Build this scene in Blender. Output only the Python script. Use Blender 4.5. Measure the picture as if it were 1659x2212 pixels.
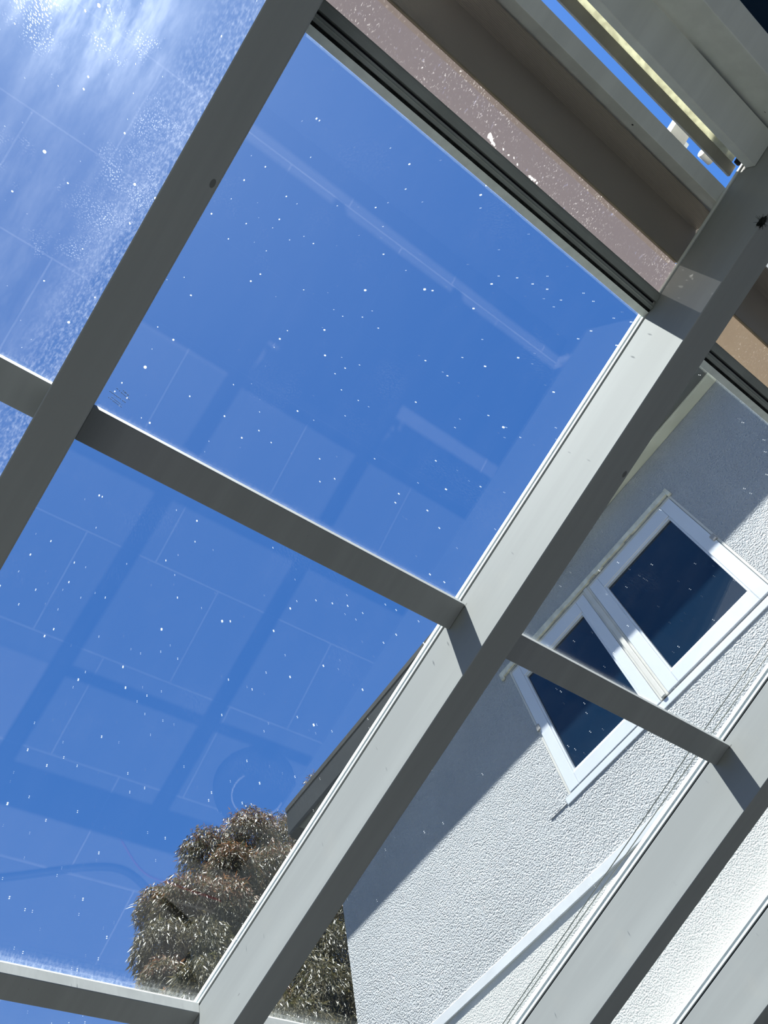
import bpy, bmesh, math, random
import numpy as np
from mathutils import Matrix, Vector

# ------------------------------------------------------------------ scene, camera, sky, sun, exposure
for o in list(bpy.data.objects):
    bpy.data.objects.remove(o)
S = bpy.context.scene
COL = S.collection
F_PX = 1571.25                        # focal length in pixels of the 1659 x 2212 frame
SLOPE = 0.21010572                    # the glass roof falls 12 degrees along +y
EYE = Vector((0.0, 0.0, 1.8))
# columns: world x, y, z as seen by the camera (right, down, forward)
RC = Matrix(((0.80041175, -0.57553738, -0.16762387),
             (0.45324023, 0.76405084, -0.45912918),
             (0.39231916, 0.29151851, 0.87241196)))
cam_d = bpy.data.cameras.new('camera')
cam = bpy.data.objects.new('camera', cam_d)
COL.objects.link(cam)
cam_d.sensor_fit = 'VERTICAL'
cam_d.sensor_height = 36.0
cam_d.lens = F_PX / 2212 * 36.0
cam_d.clip_start = 0.02
cam_d.clip_end = 300
rot = RC.transposed() @ Matrix(((1, 0, 0), (0, -1, 0), (0, 0, -1)))
cam.matrix_world = Matrix.Translation(EYE) @ rot.to_4x4()
S.camera = cam

cs, sn = math.cos(SLOPE), math.sin(SLOPE)
def roof_dir(x, t, n):                # roof axes: x along the purlins, t down the slope, n up out of the glass
    return Vector((x, t * cs + n * sn, -t * sn + n * cs))
SUN = roof_dir(-0.225, -0.255, 1.0).normalized()
SUN_POWER = 30.0
sun_d = bpy.data.lights.new('sun', 'SUN')
sun_d.energy = SUN_POWER
sun_d.angle = math.radians(0.53)
sun_d.color = (1.0, 0.965, 0.90)
sun = bpy.data.objects.new('sun', sun_d)
COL.objects.link(sun)
sun.rotation_euler = SUN.to_track_quat('Z', 'Y').to_euler()
sun.location = SUN * 30

W = bpy.data.worlds.new('sky')
S.world = W
W.use_nodes = True
wn, wl = W.node_tree.nodes, W.node_tree.links
wn.clear()
w_out = wn.new('ShaderNodeOutputWorld')
w_bg = wn.new('ShaderNodeBackground')
w_bg.inputs[1].default_value = 1.0
w_tc = wn.new('ShaderNodeTexCoord')
w_sep = wn.new('ShaderNodeSeparateXYZ')
w_ramp = wn.new('ShaderNodeValToRGB')
wl.new(w_tc.outputs['Generated'], w_sep.inputs[0])
wl.new(w_sep.outputs['Z'], w_ramp.inputs[0])
ramp = w_ramp.color_ramp
ramp.elements[0].position = 0.0
ramp.elements[0].color = (0.80, 0.90, 1.05, 1)
ramp.elements[1].position = 1.0
ramp.elements[1].color = (0.085, 0.265, 0.80, 1)
for pos, c in ((0.2, (0.46, 0.68, 1.02)), (0.5, (0.115, 0.32, 0.88)), (0.8, (0.085, 0.275, 0.82))):
    e = ramp.elements.new(pos)
    e.color = (*c, 1)
w_dot = wn.new('ShaderNodeVectorMath')
w_dot.operation = 'DOT_PRODUCT'
w_dot.inputs[1].default_value = SUN
wl.new(w_tc.outputs['Generated'], w_dot.inputs[0])
def w_math(op, a, b):
    m = wn.new('ShaderNodeMath')
    m.operation = op
    for i, v in enumerate((a, b)):
        if isinstance(v, (int, float)):
            m.inputs[i].default_value = v
        else:
            wl.new(v, m.inputs[i])
    return m.outputs[0]
d0 = w_math('MAXIMUM', w_dot.outputs['Value'], 0.0)
halo = w_math('ADD', w_math('MULTIPLY', w_math('POWER', d0, 12), 0.17),
              w_math('MULTIPLY', w_math('POWER', d0, 140), 0.4))
w_add = wn.new('ShaderNodeMixRGB')
w_add.blend_type = 'ADD'
w_add.inputs[0].default_value = 1.0
wl.new(w_ramp.outputs[0], w_add.inputs[1])
w_hc = wn.new('ShaderNodeMixRGB')
w_hc.blend_type = 'MULTIPLY'
w_hc.inputs[0].default_value = 1.0
w_hc.inputs[2].default_value = (0.85, 0.93, 1.0, 1)
wl.new(halo, w_hc.inputs[1])
wl.new(w_hc.outputs[0], w_add.inputs[2])
wl.new(w_add.outputs[0], w_bg.inputs[0])
wl.new(w_bg.outputs[0], w_out.inputs[0])

S.view_settings.view_transform = 'Standard'
S.view_settings.look = 'None'
S.view_settings.gamma = 1.0
S.view_settings.use_curve_mapping = False
S.view_settings.exposure = 0.0
S.cycles.max_bounces = 12
S.cycles.transparent_max_bounces = 24
S.cycles.caustics_reflective = False
S.cycles.caustics_refractive = False

random.seed(7)
rng = np.random.default_rng(7)

# ------------------------------------------------------------------ materials
def new_mat(name):
    m = bpy.data.materials.new(name)
    m.use_nodes = True
    m.node_tree.nodes.clear()
    return m, m.node_tree.nodes, m.node_tree.links
def val(l, sock, v):
    if isinstance(v, (int, float)):
        sock.default_value = v
    elif isinstance(v, tuple):
        sock.default_value = v if len(v) == 4 or sock.type == 'VECTOR' else (*v, 1)
    else:
        l.new(v, sock)
def math_n(n, l, op, a, b=0.0, clamp=False):
    m = n.new('ShaderNodeMath')
    m.operation = op
    m.use_clamp = clamp
    val(l, m.inputs[0], a)
    val(l, m.inputs[1], b)
    return m.outputs[0]
def step_n(n, l, v, lo, hi, a=0.0, b=1.0):
    m = n.new('ShaderNodeMapRange')
    m.interpolation_type = 'SMOOTHSTEP'
    val(l, m.inputs[0], v)
    for i, x in enumerate((lo, hi, a, b)):
        m.inputs[i + 1].default_value = x
    return m.outputs[0]
def noise_n(n, l, vec, scale, detail=3, rough=0.55):
    t = n.new('ShaderNodeTexNoise')
    t.inputs['Scale'].default_value = scale
    t.inputs['Detail'].default_value = detail
    t.inputs['Roughness'].default_value = rough
    l.new(vec, t.inputs['Vector'])
    return t.outputs[0]
def mix_c(n, l, f, a, b):
    m = n.new('ShaderNodeMixRGB')
    val(l, m.inputs[0], f)
    val(l, m.inputs[1], a)
    val(l, m.inputs[2], b)
    return m.outputs[0]
def scaled(n, l, vec, s, r=(0, 0, 0)):
    mp = n.new('ShaderNodeMapping')
    mp.inputs['Scale'].default_value = s
    mp.inputs['Rotation'].default_value = r
    l.new(vec, mp.inputs[0])
    return mp.outputs[0]
def principled(n, l, color, rough=0.5, spec=0.4, normal=None):
    b = n.new('ShaderNodeBsdfPrincipled')
    val(l, b.inputs['Base Color'], color)
    val(l, b.inputs['Roughness'], rough)
    b.inputs['Specular IOR Level'].default_value = spec
    if normal is not None:
        l.new(normal, b.inputs['Normal'])
    return b
def out(n, l, sh):
    o = n.new('ShaderNodeOutputMaterial')
    l.new(sh, o.inputs[0])
def bump_n(n, l, h, strength, dist):
    b = n.new('ShaderNodeBump')
    b.inputs['Strength'].default_value = strength
    b.inputs['Distance'].default_value = dist
    l.new(h, b.inputs['Height'])
    return b.outputs[0]
def obj_coord(n):
    return n.new('ShaderNodeTexCoord').outputs['Object']

def plain(name, color, rough=0.5, spec=0.4, noise=0.0, scale=8.0, bump=0.0):
    m, n, l = new_mat(name)
    c = color
    nm = None
    tc = obj_coord(n)
    if noise:
        f = noise_n(n, l, tc, scale, 5)
        c = mix_c(n, l, step_n(n, l, f, 0.3, 0.7), tuple(x * (1 - noise) for x in color), tuple(min(1, x * (1 + noise)) for x in color))
    if bump:
        nm = bump_n(n, l, noise_n(n, l, tc, scale * 12, 3), bump, 0.004)
    out(n, l, principled(n, l, c, rough, spec, nm).outputs[0])
    return m

def paint_mat(name, color, specks=1.0):
    """powder coat on aluminium: faint weather streaks along the bar, small dark grit marks"""
    m, n, l = new_mat(name)
    tc = obj_coord(n)
    st = noise_n(n, l, scaled(n, l, tc, (18, 0.9, 14)), 1.0, 4)
    c = mix_c(n, l, step_n(n, l, st, 0.35, 0.7), tuple(x * 0.94 for x in color), tuple(x * 1.04 for x in color))
    cl = noise_n(n, l, tc, 5.0, 5)
    c = mix_c(n, l, step_n(n, l, cl, 0.58, 0.78, 0, 0.18), c, (0.42, 0.40, 0.36))
    v = n.new('ShaderNodeTexVoronoi')
    v.inputs['Scale'].default_value = 11.0
    v.inputs['Randomness'].default_value = 1.0
    wob = scaled(n, l, tc, (1.0, 0.55, 2.2), (0.25, 0.0, 0.15))
    l.new(wob, v.inputs['Vector'])
    sepc = n.new('ShaderNodeSeparateColor')
    l.new(v.outputs['Color'], sepc.inputs[0])
    r = math_n(n, l, 'MULTIPLY', math_n(n, l, 'POWER', sepc.outputs[0], 4.5), 0.085 * specks)
    dot = math_n(n, l, 'LESS_THAN', v.outputs['Distance'], r)
    c = mix_c(n, l, math_n(n, l, 'MULTIPLY', dot, 0.75), c, (0.10, 0.10, 0.10))
    out(n, l, principled(n, l, c, 0.8, 0.22).outputs[0])
    return m

def stucco_mat(name, color, scale, strength, dist):
    m, n, l = new_mat(name)
    tc = obj_coord(n)
    a = noise_n(n, l, tc, scale, 2, 0.6)
    v = n.new('ShaderNodeTexVoronoi')
    v.inputs['Scale'].default_value = scale * 0.75
    v.inputs['Randomness'].default_value = 1.0
    l.new(tc, v.inputs['Vector'])
    h = math_n(n, l, 'ADD', math_n(n, l, 'MULTIPLY', a, 1.1), math_n(n, l, 'MULTIPLY', v.outputs['Distance'], -0.7))
    big = noise_n(n, l, tc, 3.0, 3)
    c = mix_c(n, l, step_n(n, l, big, 0.35, 0.7), tuple(x * 0.96 for x in color), tuple(x * 1.03 for x in color))
    out(n, l, principled(n, l, c, 0.85, 0.15, bump_n(n, l, h, strength, dist)).outputs[0])
    return m

def glass_mat(name, haze, speck, edge, seed):
    """solar-control roof glass with dried rain spots, dust and dirt that gathers at its lower edge"""
    m, n, l = new_mat(name)
    lw = n.new('ShaderNodeLayerWeight')
    lw.inputs['Blend'].default_value = 0.5
    fres = math_n(n, l, 'ADD', math_n(n, l, 'MULTIPLY', math_n(n, l, 'POWER', lw.outputs['Facing'], 5.0), 0.95), 0.042)
    tr = n.new('ShaderNodeBsdfTransparent')
    tr.inputs[0].default_value = (0.80, 0.83, 0.84, 1)
    gl = n.new('ShaderNodeBsdfGlossy')
    gl.inputs['Roughness'].default_value = 0.0
    gl.inputs[0].default_value = (1, 1, 1, 1)
    base = n.new('ShaderNodeMixShader')
    l.new(fres, base.inputs[0])
    l.new(tr.outputs[0], base.inputs[1])
    l.new(gl.outputs[0], base.inputs[2])
    # dirt, only on the weather side
    tcn = n.new('ShaderNodeTexCoord')
    tc = scaled(n, l, tcn.outputs['Object'], (1, 1, 1))
    mp = n.new('ShaderNodeVectorMath')
    mp.operation = 'ADD'
    mp.inputs[1].default_value = (seed * 3.7, seed * 1.9, 0)
    l.new(tc, mp.inputs[0])
    p = mp.outputs[0]
    mask = None
    for sc, pw, rad in ((13.0, 22.0, 0.044), (44.0, 18.0, 0.09)):
        v = n.new('ShaderNodeTexVoronoi')
        v.voronoi_dimensions = '2D'
        v.inputs['Scale'].default_value = sc
        l.new(p, v.inputs['Vector'])
        s = n.new('ShaderNodeSeparateColor')
        l.new(v.outputs['Color'], s.inputs[0])
        r = math_n(n, l, 'MULTIPLY', math_n(n, l, 'POWER', s.outputs[1], pw), rad * speck)
        d = math_n(n, l, 'LESS_THAN', v.outputs['Distance'], r)
        mask = d if mask is None else math_n(n, l, 'MAXIMUM', mask, d)
    # cluster of fine spray
    cl = step_n(n, l, noise_n(n, l, p, 4.0, 5, 0.65), 0.52, 0.68)
    v = n.new('ShaderNodeTexVoronoi')
    v.voronoi_dimensions = '2D'
    v.inputs['Scale'].default_value = 210.0
    l.new(p, v.inputs['Vector'])
    fine = math_n(n, l, 'MULTIPLY', step_n(n, l, v.outputs['Distance'], 0.25, 0.10), math_n(n, l, 'MULTIPLY', cl, haze * 3.0), True)
    mask = math_n(n, l, 'MAXIMUM', math_n(n, l, 'MULTIPLY', mask, 0.35), math_n(n, l, 'MULTIPLY', fine, 0.28))
    streak = noise_n(n, l, scaled(n, l, p, (15, 3.5, 1), (0, 0, 0.12)), 1.0, 5, 0.7)
    film = math_n(n, l, 'MULTIPLY', step_n(n, l, streak, 0.35, 0.8), haze * 0.08)
    sg = n.new('ShaderNodeSeparateXYZ')
    l.new(tcn.outputs['Generated'], sg.inputs[0])
    eg = math_n(n, l, 'POWER', step_n(n, l, sg.outputs[1], 0.93, 1.0), 2.0)
    er = step_n(n, l, math_n(n, l, 'MULTIPLY', math_n(n, l, 'SUBTRACT', sg.outputs[0], 0.88), 8.0), 0.0, 1.0)
    eg = math_n(n, l, 'ADD', eg, math_n(n, l, 'MULTIPLY', er, haze * 0.8))
    en = step_n(n, l, noise_n(n, l, scaled(n, l, p, (190, 80, 1)), 1.0, 6, 0.75), 0.42, 0.80)
    ed = math_n(n, l, 'MULTIPLY', math_n(n, l, 'MULTIPLY', eg, en), edge)
    mask = math_n(n, l, 'ADD', mask, math_n(n, l, 'ADD', film, ed), True)
    geo = n.new('ShaderNodeNewGeometry')
    sn_ = n.new('ShaderNodeSeparateXYZ')
    l.new(geo.outputs['True Normal'], sn_.inputs[0])
    mask = math_n(n, l, 'MULTIPLY', mask, math_n(n, l, 'GREATER_THAN', math_n(n, l, 'ABSOLUTE', sn_.outputs[2]), 0.5))
    tl = n.new('ShaderNodeBsdfTranslucent')
    tl.inputs[0].default_value = (0.42, 0.44, 0.45, 1)
    rf = n.new('ShaderNodeBsdfRefraction')
    rf.inputs['IOR'].default_value = 1.12
    rf.inputs['Roughness'].default_value = 0.75
    rf.inputs[0].default_value = (0.75, 0.78, 0.80, 1)
    dirt = n.new('ShaderNodeMixShader')
    dirt.inputs[0].default_value = 0.045
    l.new(tl.outputs[0], dirt.inputs[1])
    l.new(rf.outputs[0], dirt.inputs[2])
    fin = n.new('ShaderNodeMixShader')
    l.new(mask, fin.inputs[0])
    l.new(base.outputs[0], fin.inputs[1])
    l.new(dirt.outputs[0], fin.inputs[2])
    out(n, l, fin.outputs[0])
    return m

def fabric_mat(name, color, see, trans, dirt=0.0, stains=()):
    """coarse woven shade cloth: ribs across the weave, light leaking through pin holes"""
    m, n, l = new_mat(name)
    tc = obj_coord(n)
    w = n.new('ShaderNodeTexWave')
    w.wave_type = 'BANDS'
    w.bands_direction = 'Y'
    w.inputs['Scale'].default_value = 190.0
    w.inputs['Distortion'].default_value = 1.2
    l.new(tc, w.inputs['Vector'])
    w2 = n.new('ShaderNodeTexWave')
    w2.bands_direction = 'X'
    w2.inputs['Scale'].default_value = 230.0
    w2.inputs['Distortion'].default_value = 1.0
    l.new(tc, w2.inputs['Vector'])
    weave = math_n(n, l, 'ADD', math_n(n, l, 'MULTIPLY', w.outputs['Fac'], 0.6), math_n(n, l, 'MULTIPLY', w2.outputs['Fac'], 0.4))
    c = mix_c(n, l, weave, tuple(x * 0.75 for x in color), tuple(x * 1.2 for x in color))
    df = principled(n, l, c, 0.9, 0.1, bump_n(n, l, weave, 0.4, 0.002))
    tl = n.new('ShaderNodeBsdfTranslucent')
    val(l, tl.inputs[0], mix_c(n, l, weave, tuple(x * trans * 0.6 for x in color), tuple(x * trans * 1.3 for x in color)))
    if dirt:                              # sun sparkles set in as pale specks; chalky droppings let the light through white
        fz = noise_n(n, l, scaled(n, l, tc, (1, 0.45, 1), (0, 0, 0.5)), 330.0, 2)
        cl = noise_n(n, l, tc, 9.0, 3)
        mk = math_n(n, l, 'MULTIPLY', step_n(n, l, fz, 0.62, 0.72), step_n(n, l, cl, 0.40, 0.62, 0.15, 0.5 * dirt), True)
        wob = n.new('ShaderNodeTexNoise')
        wob.inputs['Scale'].default_value = 140.0
        l.new(tc, wob.inputs['Vector'])
        vm = n.new('ShaderNodeVectorMath')
        vm.operation = 'MULTIPLY_ADD'
        l.new(wob.outputs['Color'], vm.inputs[0])
        vm.inputs[1].default_value = (0.010, 0.010, 0.0)
        l.new(tc, vm.inputs[2])
        for x, t, r in stains:
            ds = n.new('ShaderNodeVectorMath')
            ds.operation = 'DISTANCE'
            fl = n.new('ShaderNodeVectorMath')
            fl.operation = 'MULTIPLY'
            fl.inputs[1].default_value = (1, 1, 0)
            l.new(vm.outputs[0], fl.inputs[0])
            l.new(fl.outputs[0], ds.inputs[0])
            ds.inputs[1].default_value = (x + 0.005, t + 0.005, 0)
            mk = math_n(n, l, 'MAXIMUM', mk, math_n(n, l, 'LESS_THAN', ds.outputs['Value'], r))
        val(l, tl.inputs[0], mix_c(n, l, mk, tl.inputs[0].links[0].from_socket, (0.40, 0.40, 0.39)))
    a = n.new('ShaderNodeAddShader')
    l.new(df.outputs[0], a.inputs[0])
    l.new(tl.outputs[0], a.inputs[1])
    tr = n.new('ShaderNodeBsdfTransparent')
    mx = n.new('ShaderNodeMixShader')
    v = n.new('ShaderNodeTexNoise')
    v.inputs['Scale'].default_value = 160.0
    v.inputs['Detail'].default_value = 3
    l.new(scaled(n, l, tc, (1, 0.35, 1), (0, 0, 0.4)), v.inputs['Vector'])
    holes = step_n(n, l, v.outputs[0], 0.66, 0.74, 0, 0.25 * dirt)
    val(l, mx.inputs[0], math_n(n, l, 'ADD', holes, see, True) if see > 0 else 0.0)
    l.new(a.outputs[0], mx.inputs[1])
    l.new(tr.outputs[0], mx.inputs[2])
    out(n, l, mx.outputs[0])
    return m

def leaf_mat(name, ca, cb):
    m, n, l = new_mat(name)
    geo = n.new('ShaderNodeNewGeometry')
    c = mix_c(n, l, geo.outputs['Random Per Island'], ca, cb)
    b = principled(n, l, c, 0.42, 0.5)
    tl = n.new('ShaderNodeBsdfTranslucent')
    val(l, tl.inputs[0], c)
    mx = n.new('ShaderNodeMixShader')
    mx.inputs[0].default_value = 0.45
    l.new(b.outputs[0], mx.inputs[1])
    l.new(tl.outputs[0], mx.inputs[2])
    out(n, l, mx.outputs[0])
    return m

def paving_mat():
    m, n, l = new_mat('large format paving')
    tc = obj_coord(n)
    b = n.new('ShaderNodeTexBrick')
    b.inputs['Scale'].default_value = 1.0
    b.inputs['Brick Width'].default_value = 0.93
    b.inputs['Row Height'].default_value = 0.69
    b.inputs['Mortar Size'].default_value = 0.006
    b.inputs['Mortar Smooth'].default_value = 0.3
    b.offset = 0.5
    b.inputs['Color1'].default_value = (0.048, 0.050, 0.054, 1)
    b.inputs['Color2'].default_value = (0.056, 0.058, 0.063, 1)
    b.inputs['Mortar'].default_value = (0.15, 0.155, 0.16, 1)
    mp = n.new('ShaderNodeMapping')
    mp.inputs['Location'].default_value = (-0.36, -0.53, 0)
    l.new(tc, mp.inputs[0])
    l.new(mp.outputs[0], b.inputs['Vector'])
    f = noise_n(n, l, tc, 2.5, 5)
    c = mix_c(n, l, step_n(n, l, f, 0.3, 0.75, 0, 0.35), b.outputs[0], (0.040, 0.042, 0.046))
    out(n, l, principled(n, l, c, 0.8, 0.3).outputs[0])
    return m

def dark_glass_mat():
    m, n, l = new_mat('dark window glass')
    f = noise_n(n, l, obj_coord(n), 1.3, 2)
    c = mix_c(n, l, f, (0.003, 0.010, 0.022), (0.006, 0.020, 0.042))
    out(n, l, principled(n, l, c, 0.02, 0.6).outputs[0])
    return m

M = {}
M['paint'] = paint_mat('pale grey powder coat', (0.32, 0.33, 0.327))
M['white_paint'] = paint_mat('off white powder coat', (0.74, 0.76, 0.73), 0.6)
M['beige_paint'] = plain('weathered beige paint', (0.36, 0.345, 0.30), 0.6, 0.3, 0.10, 14)
M['header'] = plain('weathered grey aluminium', (0.30, 0.32, 0.295), 0.5, 0.4, 0.12, 9)
M['pale_seal'] = plain('pale weathered sealant', (0.80, 0.82, 0.74), 0.6, 0.3, 0.08, 30)
M['gasket'] = plain('black rubber gasket', (0.012, 0.012, 0.018), 0.6, 0.3)
M['grime'] = plain('black lichen grime', (0.03, 0.033, 0.03), 0.9, 0.1, 0.5, 60, 1.0)
M['stucco'] = stucco_mat('coarse white stucco', (0.42, 0.43, 0.44), 140.0, 1.0, 0.010)
M['stucco_fine'] = stucco_mat('fine white stucco', (0.50, 0.495, 0.475), 190.0, 0.8, 0.003)
M['render'] = plain('smooth white render', (0.52, 0.53, 0.545), 0.7, 0.2, 0.04, 10)
M['upvc'] = plain('white plastic window frame', (0.56, 0.58, 0.62), 0.35, 0.5, 0.02, 6)
M['cream'] = plain('cream peeling paint', (0.60, 0.57, 0.47), 0.6, 0.3, 0.16, 22)
M['mullion'] = plain('warm grey mullion', (0.52, 0.50, 0.46), 0.5, 0.3, 0.05, 10)
M['hinge'] = plain('dull hinge plastic', (0.30, 0.285, 0.27), 0.5, 0.4)
M['dark_glass'] = dark_glass_mat()
M['gutter'] = plain('dark grey gutter metal', (0.014, 0.017, 0.019), 0.6, 0.1, 0.1, 6)
M['soffit'] = plain('grey soffit board', (0.15, 0.15, 0.14), 0.7, 0.1, 0.08, 8)
M['soffit_edge'] = plain('cream soffit moulding', (0.62, 0.60, 0.48), 0.7, 0.2, 0.06, 8)
M['roof'] = plain('grey roof tile', (0.025, 0.026, 0.027), 0.8, 0.1, 0.2, 8)
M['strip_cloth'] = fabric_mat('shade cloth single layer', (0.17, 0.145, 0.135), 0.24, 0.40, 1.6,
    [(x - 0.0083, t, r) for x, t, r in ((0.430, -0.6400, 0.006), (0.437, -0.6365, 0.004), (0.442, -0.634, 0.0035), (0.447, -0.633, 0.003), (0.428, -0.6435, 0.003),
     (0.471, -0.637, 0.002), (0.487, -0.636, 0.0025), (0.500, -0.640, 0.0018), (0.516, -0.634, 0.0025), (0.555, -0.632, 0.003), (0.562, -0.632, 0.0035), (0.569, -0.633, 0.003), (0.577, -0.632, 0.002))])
M['strip_cloth_warm'] = fabric_mat('shade cloth with painted sunlit warmth', (0.22, 0.18, 0.135), 0.18, 0.42, 0.6)  # same cloth, with sunlit warmth put into the colour
M['fold_cloth'] = fabric_mat('shade cloth folded', (0.40, 0.355, 0.30), 0.0, 0.06)
M['seam'] = plain('tan canopy seam', (0.30, 0.26, 0.19), 0.9, 0.1, 0.1, 20)
M['wire'] = plain('dark steel wire', (0.05, 0.055, 0.05), 0.4, 0.5)
M['black_hose'] = plain('black rubber hose', (0.008, 0.008, 0.009), 0.6, 0.2)
M['red_cable'] = plain('red cable sheath', (0.12, 0.015, 0.03), 0.5, 0.3)
M['bark'] = plain('grey brown bark', (0.16, 0.12, 0.09), 0.9, 0.1, 0.3, 5, 0.5)
M['leaf'] = leaf_mat('olive gum leaf', (0.036, 0.040, 0.016), (0.115, 0.092, 0.044))
M['young_leaf'] = leaf_mat('rust coloured young leaf', (0.11, 0.042, 0.016), (0.17, 0.085, 0.036))
M['soil'] = plain('dark planted ground', (0.022, 0.026, 0.016), 0.9, 0.1, 0.3, 3)
M['cushion'] = plain('charcoal cushion cloth', (0.012, 0.012, 0.014), 0.9, 0.1)
M['navy'] = fabric_mat('navy cover cloth', (0.018, 0.045, 0.09), 0.0, 0.002)
M['paving'] = paving_mat()
M['etch'] = plain('etched glass mark', (0.30, 0.33, 0.36), 0.8, 0.1)
mt, n_, l_ = new_mat('translucent plastic strip')
tl_ = n_.new('ShaderNodeBsdfTranslucent')
tl_.inputs[0].default_value = (1, 1, 1, 1)
val(l_, tl_.inputs[0], mix_c(n_, l_, step_n(n_, l_, noise_n(n_, l_, obj_coord(n_), 70, 4), 0.35, 0.65), (0.20, 0.20, 0.165), (0.28, 0.285, 0.24)))
df_ = principled(n_, l_, (0.5, 0.5, 0.45), 0.6, 0.3)
ad_ = n_.new('ShaderNodeAddShader')
l_.new(tl_.outputs[0], ad_.inputs[0])
l_.new(df_.outputs[0], ad_.inputs[1])
out(n_, l_, ad_.outputs[0])
M['strip_plastic'] = mt

# ------------------------------------------------------------------ building blocks
ROOF_ROT = (-SLOPE, 0, 0)
def roof_pt(x, t, n):
    return EYE + roof_dir(x, t, n)
def at_y(u, v, y):                    # the point at depth y on the line of sight through a photo pixel
    d = rot @ Vector(((u - 829.5) / F_PX, -(v - 1106) / F_PX, -1))
    return EYE + d * ((y - EYE.y) / d.y)

class MB:
    """collects solids into one mesh; coordinates are local to the thing"""
    def __init__(self):
        self.bm = bmesh.new()
    def box(self, x0, x1, y0, y1, z0, z1, bevel=0.0, mat=0):
        bm = self.bm
        vs = [bm.verts.new((x, y, z)) for x in (x0, x1) for y in (y0, y1) for z in (z0, z1)]
        fs = [bm.faces.new([vs[i] for i in q]) for q in ((0, 1, 3, 2), (4, 6, 7, 5), (0, 4, 5, 1), (2, 3, 7, 6), (0, 2, 6, 4), (1, 5, 7, 3))]
        for f in fs:
            f.material_index = mat
        if bevel:
            es = list({e for f in fs for e in f.edges})
            bmesh.ops.bevel(bm, geom=es, offset=bevel, segments=2, affect='EDGES', profile=0.5)
        return self
    def extrude_x(self, prof, x0, x1, mat=0):
        """closed profile of (y, z) points drawn out along x"""
        bm = self.bm
        a = [bm.verts.new((x0, y, z)) for y, z in prof]
        b = [bm.verts.new((x1, y, z)) for y, z in prof]
        k = len(prof)
        fs = [bm.faces.new((a[i], a[(i + 1) % k], b[(i + 1) % k], b[i])) for i in range(k)]
        fs += [bm.faces.new(a[::-1]), bm.faces.new(b)]
        for f in fs:
            f.material_index = mat
        return self
    def sheet_x(self, line, x0, x1, thick, nx=30, sag=0.0, smooth=True):
        """an open (y, z) line drawn out along x as a cloth of real thickness, rippling a little"""
        bm = self.bm
        off = []
        for i, (y, z) in enumerate(line):
            a = line[max(0, i - 1)]
            b = line[min(len(line) - 1, i + 1)]
            d = Vector((b[0] - a[0], b[1] - a[1])).normalized()
            off.append((-d.y, d.x))
        rows = []
        for j in range(nx + 1):
            u = j / nx
            x = x0 + (x1 - x0) * u
            w = sag * (math.sin(u * 9.0 + 0.6) + 0.5 * math.sin(u * 23.0))
            lo = []
            hi = []
            for i, (y, z) in enumerate(line):
                k = math.sin(math.pi * i / (len(line) - 1))
                dz = w * k
                lo.append(bm.verts.new((x, y, z + dz)))
                hi.append(bm.verts.new((x, y + off[i][0] * thick, z + dz + off[i][1] * thick)))
            rows.append(lo + hi[::-1])
        k = len(rows[0])
        for a, b in zip(rows, rows[1:]):
            for i in range(k):
                f = bm.faces.new((a[i], a[(i + 1) % k], b[(i + 1) % k], b[i]))
        bm.faces.new(rows[0][::-1])
        bm.faces.new(rows[-1])
        return self
    def tube(self, pts, radii, seg=10):
        bm = self.bm
        pts = [Vector(p) for p in pts]
        if not hasattr(radii, '__len__'):
            radii = [radii] * len(pts)
        rings = []
        up = None
        for i, p in enumerate(pts):
            d = (pts[min(i + 1, len(pts) - 1)] - pts[max(i - 1, 0)]).normalized()
            if up is None:
                up = d.orthogonal().normalized()
            up = (up - d * up.dot(d)).normalized()
            s = d.cross(up)
            rings.append([bm.verts.new(p + (up * math.cos(a) + s * math.sin(a)) * radii[i]) for a in (2 * math.pi * k / seg for k in range(seg))])
        for a, b in zip(rings, rings[1:]):
            for k in range(seg):
                f = bm.faces.new((a[k], a[(k + 1) % seg], b[(k + 1) % seg], b[k]))
                f.smooth = True
        bm.faces.new(rings[0][::-1])
        bm.faces.new(rings[-1])
        return self
    def blob(self, c, r, sub=2, jitter=0.15):
        g = bmesh.ops.create_icosphere(self.bm, subdivisions=sub, radius=1.0)
        for v in g['verts']:
            k = 1 + random.uniform(-jitter, jitter)
            v.co = Vector((v.co.x * r[0] * k + c[0], v.co.y * r[1] * k + c[1], v.co.z * r[2] * k + c[2]))
        return self
    def build(self, name, mats, parent=None, loc=(0, 0, 0), rot_e=(0, 0, 0)):
        bmesh.ops.recalc_face_normals(self.bm, faces=self.bm.faces)
        me = bpy.data.meshes.new(name)
        self.bm.to_mesh(me)
        self.bm.free()
        for m in (mats if isinstance(mats, (list, tuple)) else [mats]):
            me.materials.append(m)
        o = bpy.data.objects.new(name, me)
        COL.objects.link(o)
        o.location = loc
        o.rotation_euler = rot_e
        if parent is not None:
            o.parent = parent
        return o

def tag(o, label=None, cat=None, group=None, kind=None):
    if label: o['label'] = label
    if cat: o['category'] = cat
    if group: o['group'] = group
    if kind: o['kind'] = kind
    return o
def thing(name, loc, rot_e=(0, 0, 0), **kw):
    o = bpy.data.objects.new(name, None)
    o.empty_display_size = 0.1
    COL.objects.link(o)
    o.location = loc
    o.rotation_euler = rot_e
    return tag(o, **kw)
def roof_thing(name, x, t, n, **kw):
    return thing(name, roof_pt(x, t, n), ROOF_ROT, **kw)

# ------------------------------------------------------------------ the setting
XW = 2.85                             # face of the stucco wall
YC = 3.55                             # its far corner
Z0 = EYE.z
g = MB().box(-2.4, 2.85, -1.75, 4.6, -0.05, 0.0).build('floor', M['paving'])
gd = MB().box(-14, 16, -9, 22, -0.3, -0.05).build('ground', M['soil'])
tag(gd, kind='structure')
tag(g, kind='structure')

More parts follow.
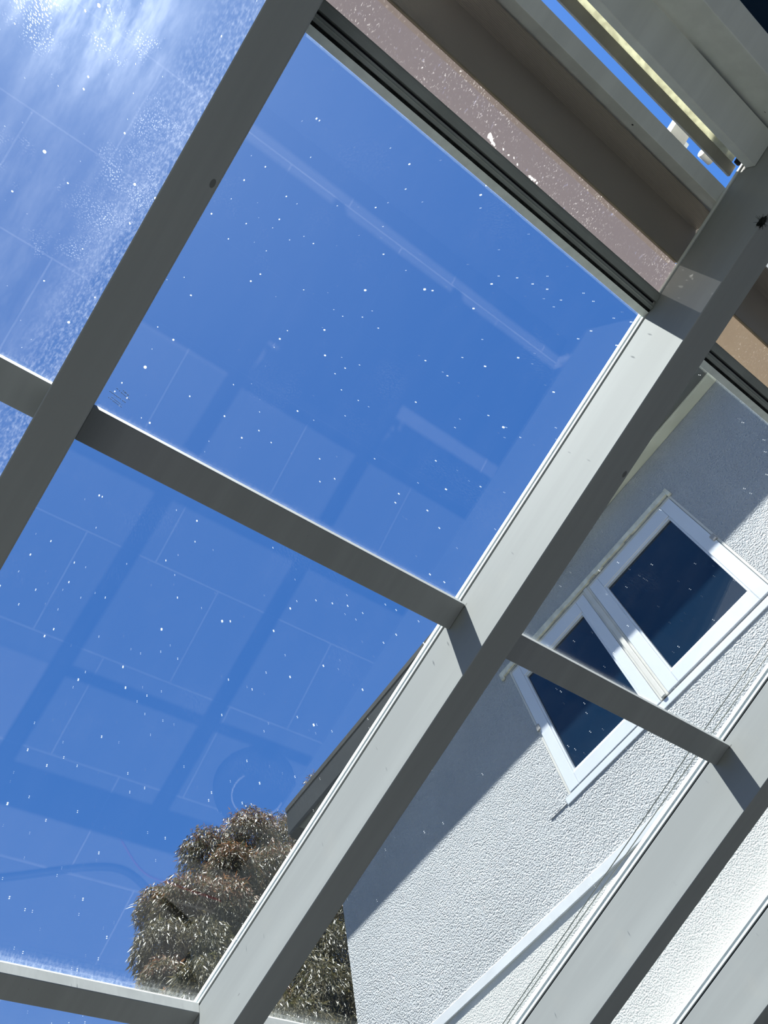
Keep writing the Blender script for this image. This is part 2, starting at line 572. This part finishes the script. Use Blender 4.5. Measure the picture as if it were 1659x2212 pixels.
wb = MB()
for y0, y1, z0, z1 in ((-1.75, 0.196, 1.98, 3.72), (1.634, YC, 1.98, 3.72), (0.196, 1.634, 1.98, 2.400), (0.196, 1.634, 3.352, 3.72)):
    wb.box(XW, XW + 0.25, y0, y1, Z0 + z0, Z0 + z1, mat=0)
wb.box(XW + 0.12, XW + 0.25, 0.196, 1.634, Z0 + 2.400, Z0 + 3.352, mat=0)
wb.box(XW, XW + 0.25, -1.75, YC, 0.0, Z0 + 1.98, mat=1)
wb.box(XW + 0.25, XW + 4.0, YC - 0.25, YC, 0.0, Z0 + 3.72, mat=0)
tag(wb.build('wall_right', [M['stucco'], M['stucco_fine']]), kind='structure')
dr = thing('added_door_1', (XW, 0, 0), kind='structure')  # unseen door, added so the roof glass mirrors dark instead of sunlit wall
ds = MB()
for y0, y1 in ((-1.30, -1.22), (0.31, 0.39), (1.84, 1.92), (3.30, 3.38)):
    ds.box(-0.045, -0.0005, y0, y1, 0.0, 2.42, 0.004)
ds.box(-0.045, -0.0005, -1.22, 3.30, 2.34, 2.42, 0.004)
ds.box(-0.045, -0.0005, -1.22, 3.30, 0.0, 0.08, 0.004)
ds.build('door_frame', M['gutter'], dr)
for y0, y1 in ((-1.22, 0.31), (0.39, 1.84), (1.92, 3.30)):
    MB().box(-0.030, -0.010, y0, y1, 0.08, 2.34).build('pane', M['dark_glass'], dr)
band = MB().box(XW - 0.008, XW, -1.70, YC, Z0 + 1.955, Z0 + 2.008, 0.004)
tag(band.build('trim_1', M['render']), kind='structure')

back = MB().box(-4.0, XW + 0.25, -2.0, -1.75, 0.0, 3.75)
tag(back.build('wall_back', [M['stucco_fine']]), kind='structure')

# eave of the house: soffit, cream edge strip, dark gutter with a stopped end, tiled slope
eave = thing('trim_2', (XW, 0, Z0 + 3.72), kind='structure')
MB().box(-0.19, 0.0, -1.75, 3.70, 0.0, 0.015).build('soffit', M['soffit'], eave)
MB().box(-0.075, -0.0, -1.75, YC, -0.018, 0.0, 0.004).build('edge_strip', M['soffit_edge'], eave)  # paler cream strip along the wall edge of the soffit
gp = MB()
prof = [(-0.200, 0.228), (-0.206, 0.215), (-0.206, 0.03), (-0.200, 0.008), (-0.188, 0.0), (-0.185, 0.0), (-0.185, 0.228)]
bm = gp.bm
ra = [bm.verts.new((x, -1.75, z)) for x, z in prof]
rb = [bm.verts.new((x, 3.83 - (0.02 if z < 0.02 else 0.0), z)) for x, z in prof]
for i in range(len(prof)):
    bm.faces.new((ra[i], ra[(i + 1) % len(prof)], rb[(i + 1) % len(prof)], rb[i]))
bm.faces.new(ra[::-1])
bm.faces.new(rb)
gp.build('gutter', M['gutter'], eave)
MB().box(-0.185, 0.05, 3.70, 3.83, 0.0, 0.22, 0.01).build('barge_end', M['gutter'], eave)
rs = MB()
bm = rs.bm
pr = [(-0.21, 0.228), (4.0, 1.9), (4.0, 1.98), (-0.21, 0.27)]
ra = [bm.verts.new((x, -2.0, z)) for x, z in pr]
rb = [bm.verts.new((x, 3.84, z)) for x, z in pr]
for i in range(4):
    bm.faces.new((ra[i], ra[(i + 1) % 4], rb[(i + 1) % 4], rb[i]))
bm.faces.new(ra[::-1])
bm.faces.new(rb)
rs.build('roof_slope', M['roof'], eave)

# the double casement window in the stucco wall; local axes: x out of the wall is negative
w1 = thing('window_1', (XW + 0.029, 0, Z0), kind='structure')
tag(w1, 'white double casement window with dark blue panes in the stucco wall', 'window')
of = MB()
of.box(-0.030, 0.03, 0.1965, 0.210, 2.40, 3.352, 0.002)
of.box(-0.030, 0.03, 1.620, 1.6335, 2.40, 3.352, 0.002)
of.box(-0.026, 0.03, 0.1965, 1.6335, 3.330, 3.3515, 0.002)
of.build('window_frame', M['mullion'], w1)
def sash(y0, y1, z0, z1, g0, g1, h0, h1):
    s = MB()
    s.box(-0.034, -0.002, y0, g0 - 0.012, z0, z1, 0.004)
    s.box(-0.034, -0.002, g1 + 0.012, y1, z0, z1, 0.004)
    s.box(-0.034, -0.002, g0 - 0.012, g1 + 0.012, z0, h0 - 0.012, 0.004)
    s.box(-0.034, -0.002, g0 - 0.012, g1 + 0.012, h1 + 0.012, z1, 0.004)
    for a, b, c, d in ((g0 - 0.013, g0, h0 - 0.012, h1 + 0.012), (g1, g1 + 0.013, h0 - 0.012, h1 + 0.012),
                       (g0, g1, h0 - 0.013, h0), (g0, g1, h1, h1 + 0.013)):
        s.box(-0.028, -0.003, a, b, c, d, 0.002)
    so = s.build('sash', M['upvc'], w1)
    MB().box(-0.012, -0.004, g0 - 0.004, g1 + 0.004, h0 - 0.004, h1 + 0.004).build('pane', M['dark_glass'], so)
    return so
sash(0.212, 0.892, 2.412, 3.328, 0.296, 0.808, 2.504, 3.223)
sash(0.948, 1.618, 2.404, 3.328, 1.026, 1.537, 2.494, 3.221)
mu = MB()
mu.box(-0.040, 0.0, 0.905, 0.935, 2.410, 3.345, 0.006)
mu.box(-0.030, 0.0, 0.893, 0.947, 2.410, 3.335, 0.002)
mu.build('mullion', M['mullion'], w1)
hd = MB()
for i in range(24):                   # flashing with a ragged, peeling lower edge
    y0 = 0.188 + i * (1.690 - 0.188) / 24
    y1 = y0 + (1.690 - 0.188) / 24
    hd.box(-0.045, -0.030, y0, y1, 3.356 + random.choice((0, 0, 0.002, 0.004, 0.007)), 3.392 + (0.006 if i > 14 else 0))
hd.box(-0.048, -0.030, 0.182, 0.205, 3.335, 3.396, 0.004)
hd.box(-0.048, -0.030, 1.672, 1.700, 3.338, 3.396, 0.004)
hd.build('head_flashing', M['cream'], w1)
sl = MB()
sl.box(-0.0325, -0.0295, 0.10, 1.660, 2.362, 2.401, 0.003)
sl.box(-0.0295, 0.06, 0.1965, 1.6335, 2.4005, 2.4035)
sl.build('sill', M['upvc'], w1)
MB().box(-0.0315, -0.029, 1.662, 1.790, 2.372, 2.384, 0.003).build('sill_scar', M['stucco'], w1)
for y0, y1, zc in ((0.200, 0.226, 2.88), (1.604, 1.632, 2.862)):
    t_ = MB().box(-0.040, -0.028, y0, y1, zc - 0.022, zc + 0.022, 0.004)
    t_.build('hinge_tab', M['hinge'], w1)

# ------------------------------------------------------------------ rafters
RW = 0.0763
RX = [-0.0680, 0.9950, 2.0880, 2.7680]
T_TOP, T_END = -2.02, 2.36
RL = ['pale grey rafter seen almost from straight below near the sun, mostly shaded underside',
      'long pale rafter across the middle whose sunlit side meets the shade cloth',
      'sunlit pale rafter below the casement window with two thin wires beside it',
      'last sunlit rafter in the bottom corner, hard against the stucco wall']
for x0, lab in zip(RX, RL):
    r = roof_thing('rafter', x0, 0, 1.40, label=lab, cat='rafter', group='rafters of the glass roof')
    MB().box(0, RW, T_TOP, T_END, 0, 0.184, 0.0025).build('beam', M['paint'], r)
    MB().box(0.004, RW - 0.004, T_TOP, T_END, 0.184, 0.1885).build('gasket', M['gasket'], r)
    wl_, wr_ = (0.0015, 0.0015)
    MB().box(-wl_, RW + wr_, T_TOP, T_END, 0.1885, 0.1975, 0.0015).build('glazing_strip', M['white_paint'], r)
    c = MB().box(0.002, RW - 0.002, -0.60, T_END, 0.1975, 0.2045)
    c.box(0.0, RW, -0.60, T_END, 0.2045, 0.222, 0.003)
    c.build('pressure_cap', M['white_paint'], r)

tf = roof_thing('cobweb_tuft', 0.997, -0.806, 1.40, label='dark fuzzy tuft stuck to the lower edge of the middle rafter at the frame side', cat='cobweb')
tm = MB().blob((0, 0, 0.002), (0.006, 0.012, 0.006), 3, 0.4)
for i in range(70):
    a = Vector((random.gauss(0, 0.6), random.gauss(0, 1), random.gauss(0, 0.5))).normalized()
    tm.tube([a * 0.003, a * random.uniform(0.010, 0.020) + Vector((0, 0, 0.002))], [0.0006, 0.0002], 4)
tm.build('threads', M['grime'], tf)

# ------------------------------------------------------------------ purlins between the rafters
bays = {'L': (-1.10, RX[0]), 'A': (RX[0] + RW, RX[1]), 'B': (RX[1] + RW, RX[2]), 'C': (RX[2] + RW, RX[3])}
for bay, t0, lab in (('L', 0.280, 'short piece of crossbar beside the shaded rafter on its dusty side'),
                     ('A', 0.280, 'dark crossbar between two rafters with a bright sunlit lip against open sky'),
                     ('B', 0.280, 'crossbar passing in front of the casement window'),
                     ('A', 1.620, 'low crossbar below the gum tree with a wide sunlit side'),
                     ('B', 1.618, 'crossbar end peeping out below the dark corner of the tree by the wall')):
    x0, x1 = bays[bay]
    r = roof_thing('purlin', x0, t0, 1.5575, label=lab, cat='crossbar', group='crossbars of the glass roof')
    e = 0.0006
    MB().box(e, x1 - x0 - e, 0, 0.0765, 0, 0.032, 0.002).build('beam', M['paint'], r)
    MB().box(0.012, x1 - x0 - 0.012, 0.006, 0.0705, 0.032, 0.0395).build('glazing_bead', M['white_paint'], r)

# lower end beam of the roof on two posts, out past the frame; its shade falls on the paving
eb = roof_thing('end_beam', -1.1, T_END, 1.40, label='gutter beam that carries the low end of the rafters', cat='beam')
MB().box(0, 3.95, 0.0, 0.24, 0, 0.20, 0.004).build('beam', M['paint'], eb)
for px in (0.05, 3.86):
    p0 = roof_pt(-1.1 + px, T_END + 0.12, 1.40)
    MB().box(-0.05, 0.05, -0.05, 0.05, 0.0, p0.z + 0.02, 0.003).build('post', M['paint'], None, (p0.x, p0.y, 0))
    po = [o for o in COL.objects if o.name.startswith('post')][-1]
    tag(po, 'square post under the ' + ('near' if px < 1 else 'wall side') + ' end of the gutter beam', 'post')

# ------------------------------------------------------------------ glass panes
GL = {'dusty': glass_mat('dusty roof glass', 0.25, 1.15, 0.5, 1), 'clean': glass_mat('roof glass with rain spots', 0.015, 0.9, 0.30, 2),
      'wall': glass_mat('roof glass near the wall', 0.012, 0.7, 0.22, 4)}
panes = [('L', -0.575, 0.3175, 'dusty', 'dusty glass pane glaring near the sun, speckled with white spots'),
         ('L', 0.3195, 1.655, 'dusty', 'dirty glass sliver below the crossbar on the far side of the shaded rafter'),
         ('A', -0.575, 0.3175, 'clean', 'large glass pane with a small etched stamp between crossbar and shade cloth'),
         ('A', 0.3195, 1.655, 'clean', 'glass pane mirroring the paving grid, with the gum tree behind it'),
         ('A', 1.657, T_END, 'clean', 'glass strip below the low crossbar at the picture foot'),
         ('B', -0.575, 0.3175, 'wall', 'glass pane over the shaded stucco and the upper part of the window'),
         ('B', 0.3195, 1.655, 'wall', 'long glass pane over the sunlit stucco and the lower window corner'),
         ('B', 1.657, T_END, 'wall', 'glass corner below the crossbar end by the wall and dark tree'),
         ('C', -0.575, T_END, 'wall', 'narrow glass pane over the finer stucco between the last two rafters')]
for bay, t0, t1, kind, lab in panes:
    x0, x1 = bays[bay]
    r = roof_thing('glass_pane', x0, t0, 1.598, label=lab, cat='glass pane', group='panes of the glass roof')
    mp_ = MB().box(0.0, x1 - x0, 0, t1 - t0, 0, 0.006)
    mp_.build('glass', GL[kind], r)
    if bay == 'A' and t0 < -0.5:
        st = MB()
        for k, (xa, ya, xb, yb) in enumerate(((0.0445, 0.2263, 0.0610, 0.2310), (0.0290, 0.2287, 0.0650, 0.2330 + 0.005), (0.0225, 0.2415, 0.0665, 0.2475), (0.0310, 0.2505, 0.0590, 0.2555), (0.0265, 0.2540, 0.0585, 0.2595))):
            nn = 16 if k else 9
            for i in range(nn):
                if random.random() < 0.12:
                    continue
                u = i / nn
                xx = xa + (xb - xa) * u - x0
                yy = ya + (yb - ya) * u - t0
                hh = 0.0022 if k else 0.0036
                wd = (xb - xa) / nn * 0.55
                st.box(xx, xx + wd, yy, yy + hh * random.uniform(0.6, 1.0), -0.0004, -0.0001)
        st.build('etched_stamp', M['etch'], r)

# ------------------------------------------------------------------ head channel of the glass and the folded shade canopy
for bay, lab in (('A', 'grey aluminium channel with grimy grooves along the top of the large pane'),
                 ('B', 'grooved aluminium channel above the shaded stucco, right of the middle rafter')):
    x0, x1 = bays[bay]
    L = x1 - x0
    h = roof_thing('head_channel', x0, 0, 1.58, label=lab, cat='channel', group='head channels of the glass roof')
    e = 0.0006
    k = 1.58
    a = [-0.352 * k, -0.360 * k, -0.365 * k, -0.374 * k, -0.379 * k, -0.388 * k, -0.391 * k, -0.3946 * k]
    body = [(a[2], 0.0), (a[2], 0.017), (a[7] + 0.001, 0.05), (a[7], 0.008), (a[6], 0.008), (a[6], 0.0), (a[5] + 0.001, -0.001), (a[4], 0.0), (a[4], 0.012), (a[3], 0.012), (a[3], 0.0),
            ((a[3] + a[2]) / 2 - 0.002, 0.0), ((a[3] + a[2]) / 2, -0.003), ((a[3] + a[2]) / 2 + 0.002, 0.0)]
    MB().extrude_x(body, e, L - e).build('channel_body', M['header'], h)
    MB().extrude_x([(a[0] - 0.0, 0.0165), (a[1], 0.002), (a[1] - 0.004, 0.0168)], e, L - e).build('sealant', M['pale_seal'], h)
    MB().box(e, L - e, a[2] + 0.0005, a[1] - 0.0005, 0.003, 0.012).build('grime_line', M['grime'], h)
    MB().box(e, L - e, a[4] + 0.0005, a[3] - 0.0005, 0.010, 0.0118).build('groove_gasket', M['gasket'], h)
    lab2 = {'A': 'folded brown shade cloth along the top of the large pane, speckled with white droppings', 'B': 'folded brown shade cloth above the shaded stucco at the frame edge'}[bay]
    f = roof_thing('shade_canopy', x0, 0, 1.6, label=lab2, cat='shade canopy', group='folded shade canopies')
    XT = 0.055
    ls = lambda pa, pb, nn: [(pa[0] + (pb[0] - pa[0]) * i / nn, pa[1] + (pb[1] - pa[1]) * i / nn) for i in range(nn + 1)]
    A_, B_ = (-0.3905 * 1.6, 0.0), (-0.4405 * 1.605, 0.005)
    V_ = (-0.497 * 1.70, 0.10)
    C_ = (-0.531 * 1.64, 0.04)
    MB().sheet_x(ls(A_, B_, 6), 0.001, L + XT, 0.0012, 40, 0.0006).build('hem_panel', M['strip_cloth' if bay == 'A' else 'strip_cloth_warm'], f)
    MB().sheet_x([B_, (B_[0] - 0.004, B_[1] + 0.001)], 0.001, L - 0.001, 0.006, 20).build('seam', M['seam'], f)
    MB().sheet_x(ls((B_[0] - 0.003, B_[1] + 0.002), V_, 8), 0.001, L + XT, 0.002, 40, 0.003).build('fold', M['fold_cloth'], f)
    MB().sheet_x(ls(V_, C_, 6), 0.001, L + XT, 0.002, 40, 0.0015).build('fold', M['fold_cloth'], f)
    MB().sheet_x(ls((-0.745, 0.120), (-0.93, 0.150), 8), 0.001, L + XT, 0.002, 40, 0.002).build('top_layer', M['fold_cloth'], f)  # hidden layer added above the folds to keep the sun off them
    MB().box(0.0, L + XT, -1.045, -0.985, 0.33, 0.37, 0.004).build('sun_blocker', M['white_paint'], f)  # unseen bar added to stop sun coming through the slit of sky

# ------------------------------------------------------------------ beams of the house side beyond the canopy
def xbeam(name, n0, x0, x1, lab, cat, group=None):
    return roof_thing(name, x0, 0, n0, label=lab, cat=cat, group=group)
xa, xb = bays['A'][0] + 0.001, bays['A'][1] - 0.001
L = xb - xa
b1 = xbeam('cross_beam', 1.60, xa, xb, 'pale beam touching the folded shade cloth, before the slit of sky', 'beam', 'beams beyond the shade cloth')
MB().box(0, L + 0.055, -0.9155, -0.8775, 0, 0.085, 0.0015).build('beam', M['white_paint'], b1)
MB().blob((0.708 - xa, -0.8773, 0.02), (0.0028, 0.001, 0.0028), 2).build('screw_hole', M['gasket'], b1)
b2 = xbeam('cross_beam', 1.54, xa, xb, 'grey box beam with a bright translucent strip along it, beyond the slit of sky', 'beam', 'beams beyond the shade cloth')
MB().box(0, L, -1.0420, -0.9626, 0, 0.030, 0.0015).build('beam', M['white_paint'], b2)
MB().box(0, L - 0.006, -0.9680, -0.9410, 0.060, 0.068, 0.001).build('flange', M['beige_paint'], b2)
MB().box(0, L - 0.022, -0.9880, -0.9682, 0.060, 0.064, 0.001).build('plastic_strip', M['strip_plastic'], b2)
MB().box(0, L, -1.042, -0.9885, 0.0305, 0.064, 0.001).build('backing', M['white_paint'], b2)
MB().box(L - 0.020, L - 0.004, -0.986, -0.969, 0.050, 0.059, 0.002).build('plug', M['gasket'], b2)
b3 = xbeam('cross_beam', 1.445, xa, xb, 'deep pale beam in the top corner in front of the dark window', 'beam', 'beams beyond the shade cloth')
MB().box(0, L, -1.1055, -1.0500, 0, 0.16, 0.002).build('beam', M['white_paint'], b3)

nc = MB().box(-1.1, 2.84, -2.02, -1.075, 0.0, 0.006)
nc.box(-1.1, -0.075, -1.074, -0.60, 0.0, 0.006)  # unseen left bay piece, added to shade the paving below
nc = nc.build('cover_sheet', M['navy'], None, roof_pt(0, 0, 1.615), ROOF_ROT)
tag(nc, 'dark navy cover cloth in the topmost corner behind the deep pale beam', 'cover cloth')

# pulley bracket seen through the slit of sky
pb = roof_thing('pulley_bracket', 0.86, -1.0, 1.74, label='small pale bracket with a roller in the slit of sky beside the middle rafter', cat='bracket')
MB().box(0.0, 0.052, -0.076, 0.020, 0.0, 0.03, 0.002).build('plate', M['beige_paint'], pb)
MB().box(0.050, 0.085, -0.030, 0.010, 0.040, 0.060, 0.002).build('arm', M['white_paint'], pb)
MB().tube([(0.105, -0.015, 0.0), (0.142, -0.017, 0.0)], 0.012, 18).build('roller', M['beige_paint'], pb)
MB().box(-0.2, 0.13, -0.13, -0.075, 0.0, 0.03, 0.002).build('bracket_rail', M['beige_paint'], pb)

# ------------------------------------------------------------------ guide wires of the canopy, above the glass beside the third rafter
for q, lab in (([(2.0800, -0.56), (2.0813, 0.29), (2.092, 0.708), (2.1058, 1.5265), (2.112, 2.3)], 'thin dark wire over the stucco, the one farther from the third rafter'),
               ([(2.1240, -0.56), (2.1192, 0.29), (2.119, 0.70), (2.1225, 1.5226), (2.124, 2.3)], 'thin dark wire over the stucco, the one nearer the third rafter')):
    o = MB().tube([(x, t, 0) for x, t in q], 0.0018, 8).build('guide_wire', M['wire'], None, roof_pt(0, 0, 1.66), ROOF_ROT)
    tag(o, lab, 'wire', 'canopy guide wires')

# ------------------------------------------------------------------ hoses on the paving, mirrored in the glass
def floor_tube(pts, r, name, mat, lab, cat):
    P = []
    k = len(pts)
    for i in range(k - 1):
        p0, p1, p2, p3 = (Vector(pts[max(0, min(k - 1, j))]) for j in (i - 1, i, i + 1, i + 2))
        for s in range(8):
            u = s / 8
            P.append(0.5 * ((2 * p1) + (p2 - p0) * u + (2 * p0 - 5 * p1 + 4 * p2 - p3) * u * u + (3 * p1 - p0 - 3 * p2 + p3) * u ** 3))
    P.append(Vector(pts[-1]))
    o = MB().tube([(p.x, p.y, r) for p in P], r, 10).build(name, mat)
    tag(o, lab, cat)
floor_tube([(0.7, 3.5), (0.95, 3.40), (1.53, 3.17), (1.88, 3.27), (2.05, 3.33), (2.25, 3.42)], 0.022, 'garden_hose', M['black_hose'], 'black hose on the paving, mirrored in the glass before the tree', 'hose')
floor_tube([(1.25, 2.85), (1.45, 2.95), (1.75, 3.15), (2.05, 3.18), (2.6, 3.25), (2.7, 3.6), (2.4, 3.80)], 0.006, 'power_cable', M['red_cable'], 'thin red cable on the paving, mirrored in the glass', 'cable')

cu = thing('guessed_cushion', (2.16, 2.34, 0), label='guessed round dark cushion on the paving, mirrored beside the gum tree', cat='cushion')  # guessed object, added to mirror as a round dark patch
MB().blob((0, 0, 0.11), (0.30, 0.27, 0.11), 4, 0.01).build('cover', M['cushion'], cu)
MB().tube([(0.19 * math.cos(a), 0.16 * math.sin(a), 0.203) for a in [i * 0.25 for i in range(16)]], 0.006, 8).build('piping', M['hinge'], cu)

# ------------------------------------------------------------------ the gum tree
TY = 9.5
lobes = [(540, 1812, 62, 0.0), (622, 1818, 60, 0.2), (684, 1695, 26, -0.2), (447, 1850, 58, 0.1), (500, 1885, 55, -0.4), (592, 1890, 62, -0.3),
         (345, 1965, 48, 0.2), (402, 1965, 66, -0.2), (480, 1985, 74, -0.1), (562, 1975, 70, 0.2), (348, 2050, 55, 0.0), (425, 2070, 75, 0.0),
         (352, 2130, 48, 0.1), (440, 2150, 68, -0.5), (515, 2080, 70, 0.2), (640, 1900, 70, 0.4), (680, 1990, 75, 0.3), (720, 2070, 70, 0.2),
         (700, 2170, 75, 0.0), (620, 2130, 80, 0.3), (545, 2170, 70, 0.2), (660, 1790, 50, 0.3), (770, 1960, 60, 0.6), (790, 2120, 70, 0.5),
         (380, 2230, 70, 0.2), (500, 2260, 80, 0.0), (640, 2260, 85, 0.1), (760, 2240, 80, 0.2), (850, 2040, 70, 0.9)]
tree_c = at_y(560, 2300, TY)
tree = thing('gum_tree', (tree_c.x, TY, 0), label='bushy gum tree with rust tinted drooping leaves beyond the glass roof', cat='tree')
base = Vector((tree_c.x, TY, 0))
def leaves(centres, per, up_bias):
    c = np.repeat(np.array([q[0] for q in centres]), [int(per * q[2]) for q in centres], 0)
    r = np.repeat(np.array([q[1] for q in centres]), [int(per * q[2]) for q in centres], 0)
    N = len(c)
    d = rng.normal(size=(N, 3))
    if up_bias:
        d[:, 2] = np.abs(d[:, 2]) * 1.2 + 0.1
    d /= np.linalg.norm(d, axis=1, keepdims=True)
    rad = rng.uniform(0.12, 1.05, N) ** 0.5
    bumpy = 1 + 0.10 * np.sin(d[:, 0] * 7 + c[:, 0] * 5) * np.cos(d[:, 1] * 6 + d[:, 2] * 5)
    pos = c + d * (r * rad * bumpy)[:, None]
    ax = d * 0.35 + np.array([0, 0, -0.9]) + rng.normal(size=(N, 3)) * 0.35
    ax /= np.linalg.norm(ax, axis=1, keepdims=True)
    sd = np.cross(ax, rng.normal(size=(N, 3)))
    sd /= np.linalg.norm(sd, axis=1, keepdims=True)
    ln = rng.uniform(0.06, 0.12, N)[:, None]
    wd = rng.uniform(0.0042, 0.0078, N)[:, None]
    v = np.stack([pos, pos + ax * ln * 0.4 + sd * wd, pos + ax * ln, pos + ax * ln * 0.4 - sd * wd], 1).reshape(-1, 3)
    return v, N
def leaf_mesh(name, v, N, mat):
    me = bpy.data.meshes.new(name)
    me.vertices.add(4 * N)
    me.vertices.foreach_set('co', v.astype(np.float32).ravel())
    me.loops.add(4 * N)
    me.loops.foreach_set('vertex_index', np.arange(4 * N, dtype=np.int32))
    me.polygons.add(N)
    me.polygons.foreach_set('loop_start', np.arange(0, 4 * N, 4, dtype=np.int32))
    me.update(calc_edges=True)
    me.validate()
    me.materials.append(mat)
    o = bpy.data.objects.new(name, me)
    COL.objects.link(o)
    o.parent = tree
    return o
cen = []
for u, v, rp, dy in lobes:
    p = at_y(u, v, TY + dy * 1.2 - (v - 1690) / 500 * 2.4)
    dist = (p - EYE).length
    cen.append((np.array(p - base), rp / F_PX * dist * (0.93), (rp / 65) ** 2))
zmid = float(np.median([c[2] for c, r, w in cen]))
v, N = leaves(cen, 6500, False)
leaf_mesh('foliage', v, N, M['leaf'])
cy = [(c + np.array([0, 0, r * 0.05]), r * 1.0, w) for c, r, w in cen]
v, N = leaves([q for q in cy if q[0][2] > zmid] + cy[::4], 1500, True)
leaf_mesh('young_foliage', v, N, M['young_leaf'])
tr = MB()
top = Vector((0.1, 0.1, float(np.mean([c[2] for c, r, w in cen])) - 1.2))
tr.tube([(0, 0, -0.05), (0.04, 0.02, 1.5), (-0.05, 0.05, 3.2), top], [0.22, 0.18, 0.15, 0.11], 14)
tr.build('trunk', M['bark'], tree)
for c, r, w in cen[::3]:
    c = Vector(c)
    MB().tube([top - Vector((0, 0, 0.6)), (top + c) / 2 + Vector((0, 0, -0.25)), c - Vector((0, 0, r * 0.2))], [0.06, 0.04, 0.015], 8).build('branch', M['bark'], tree)
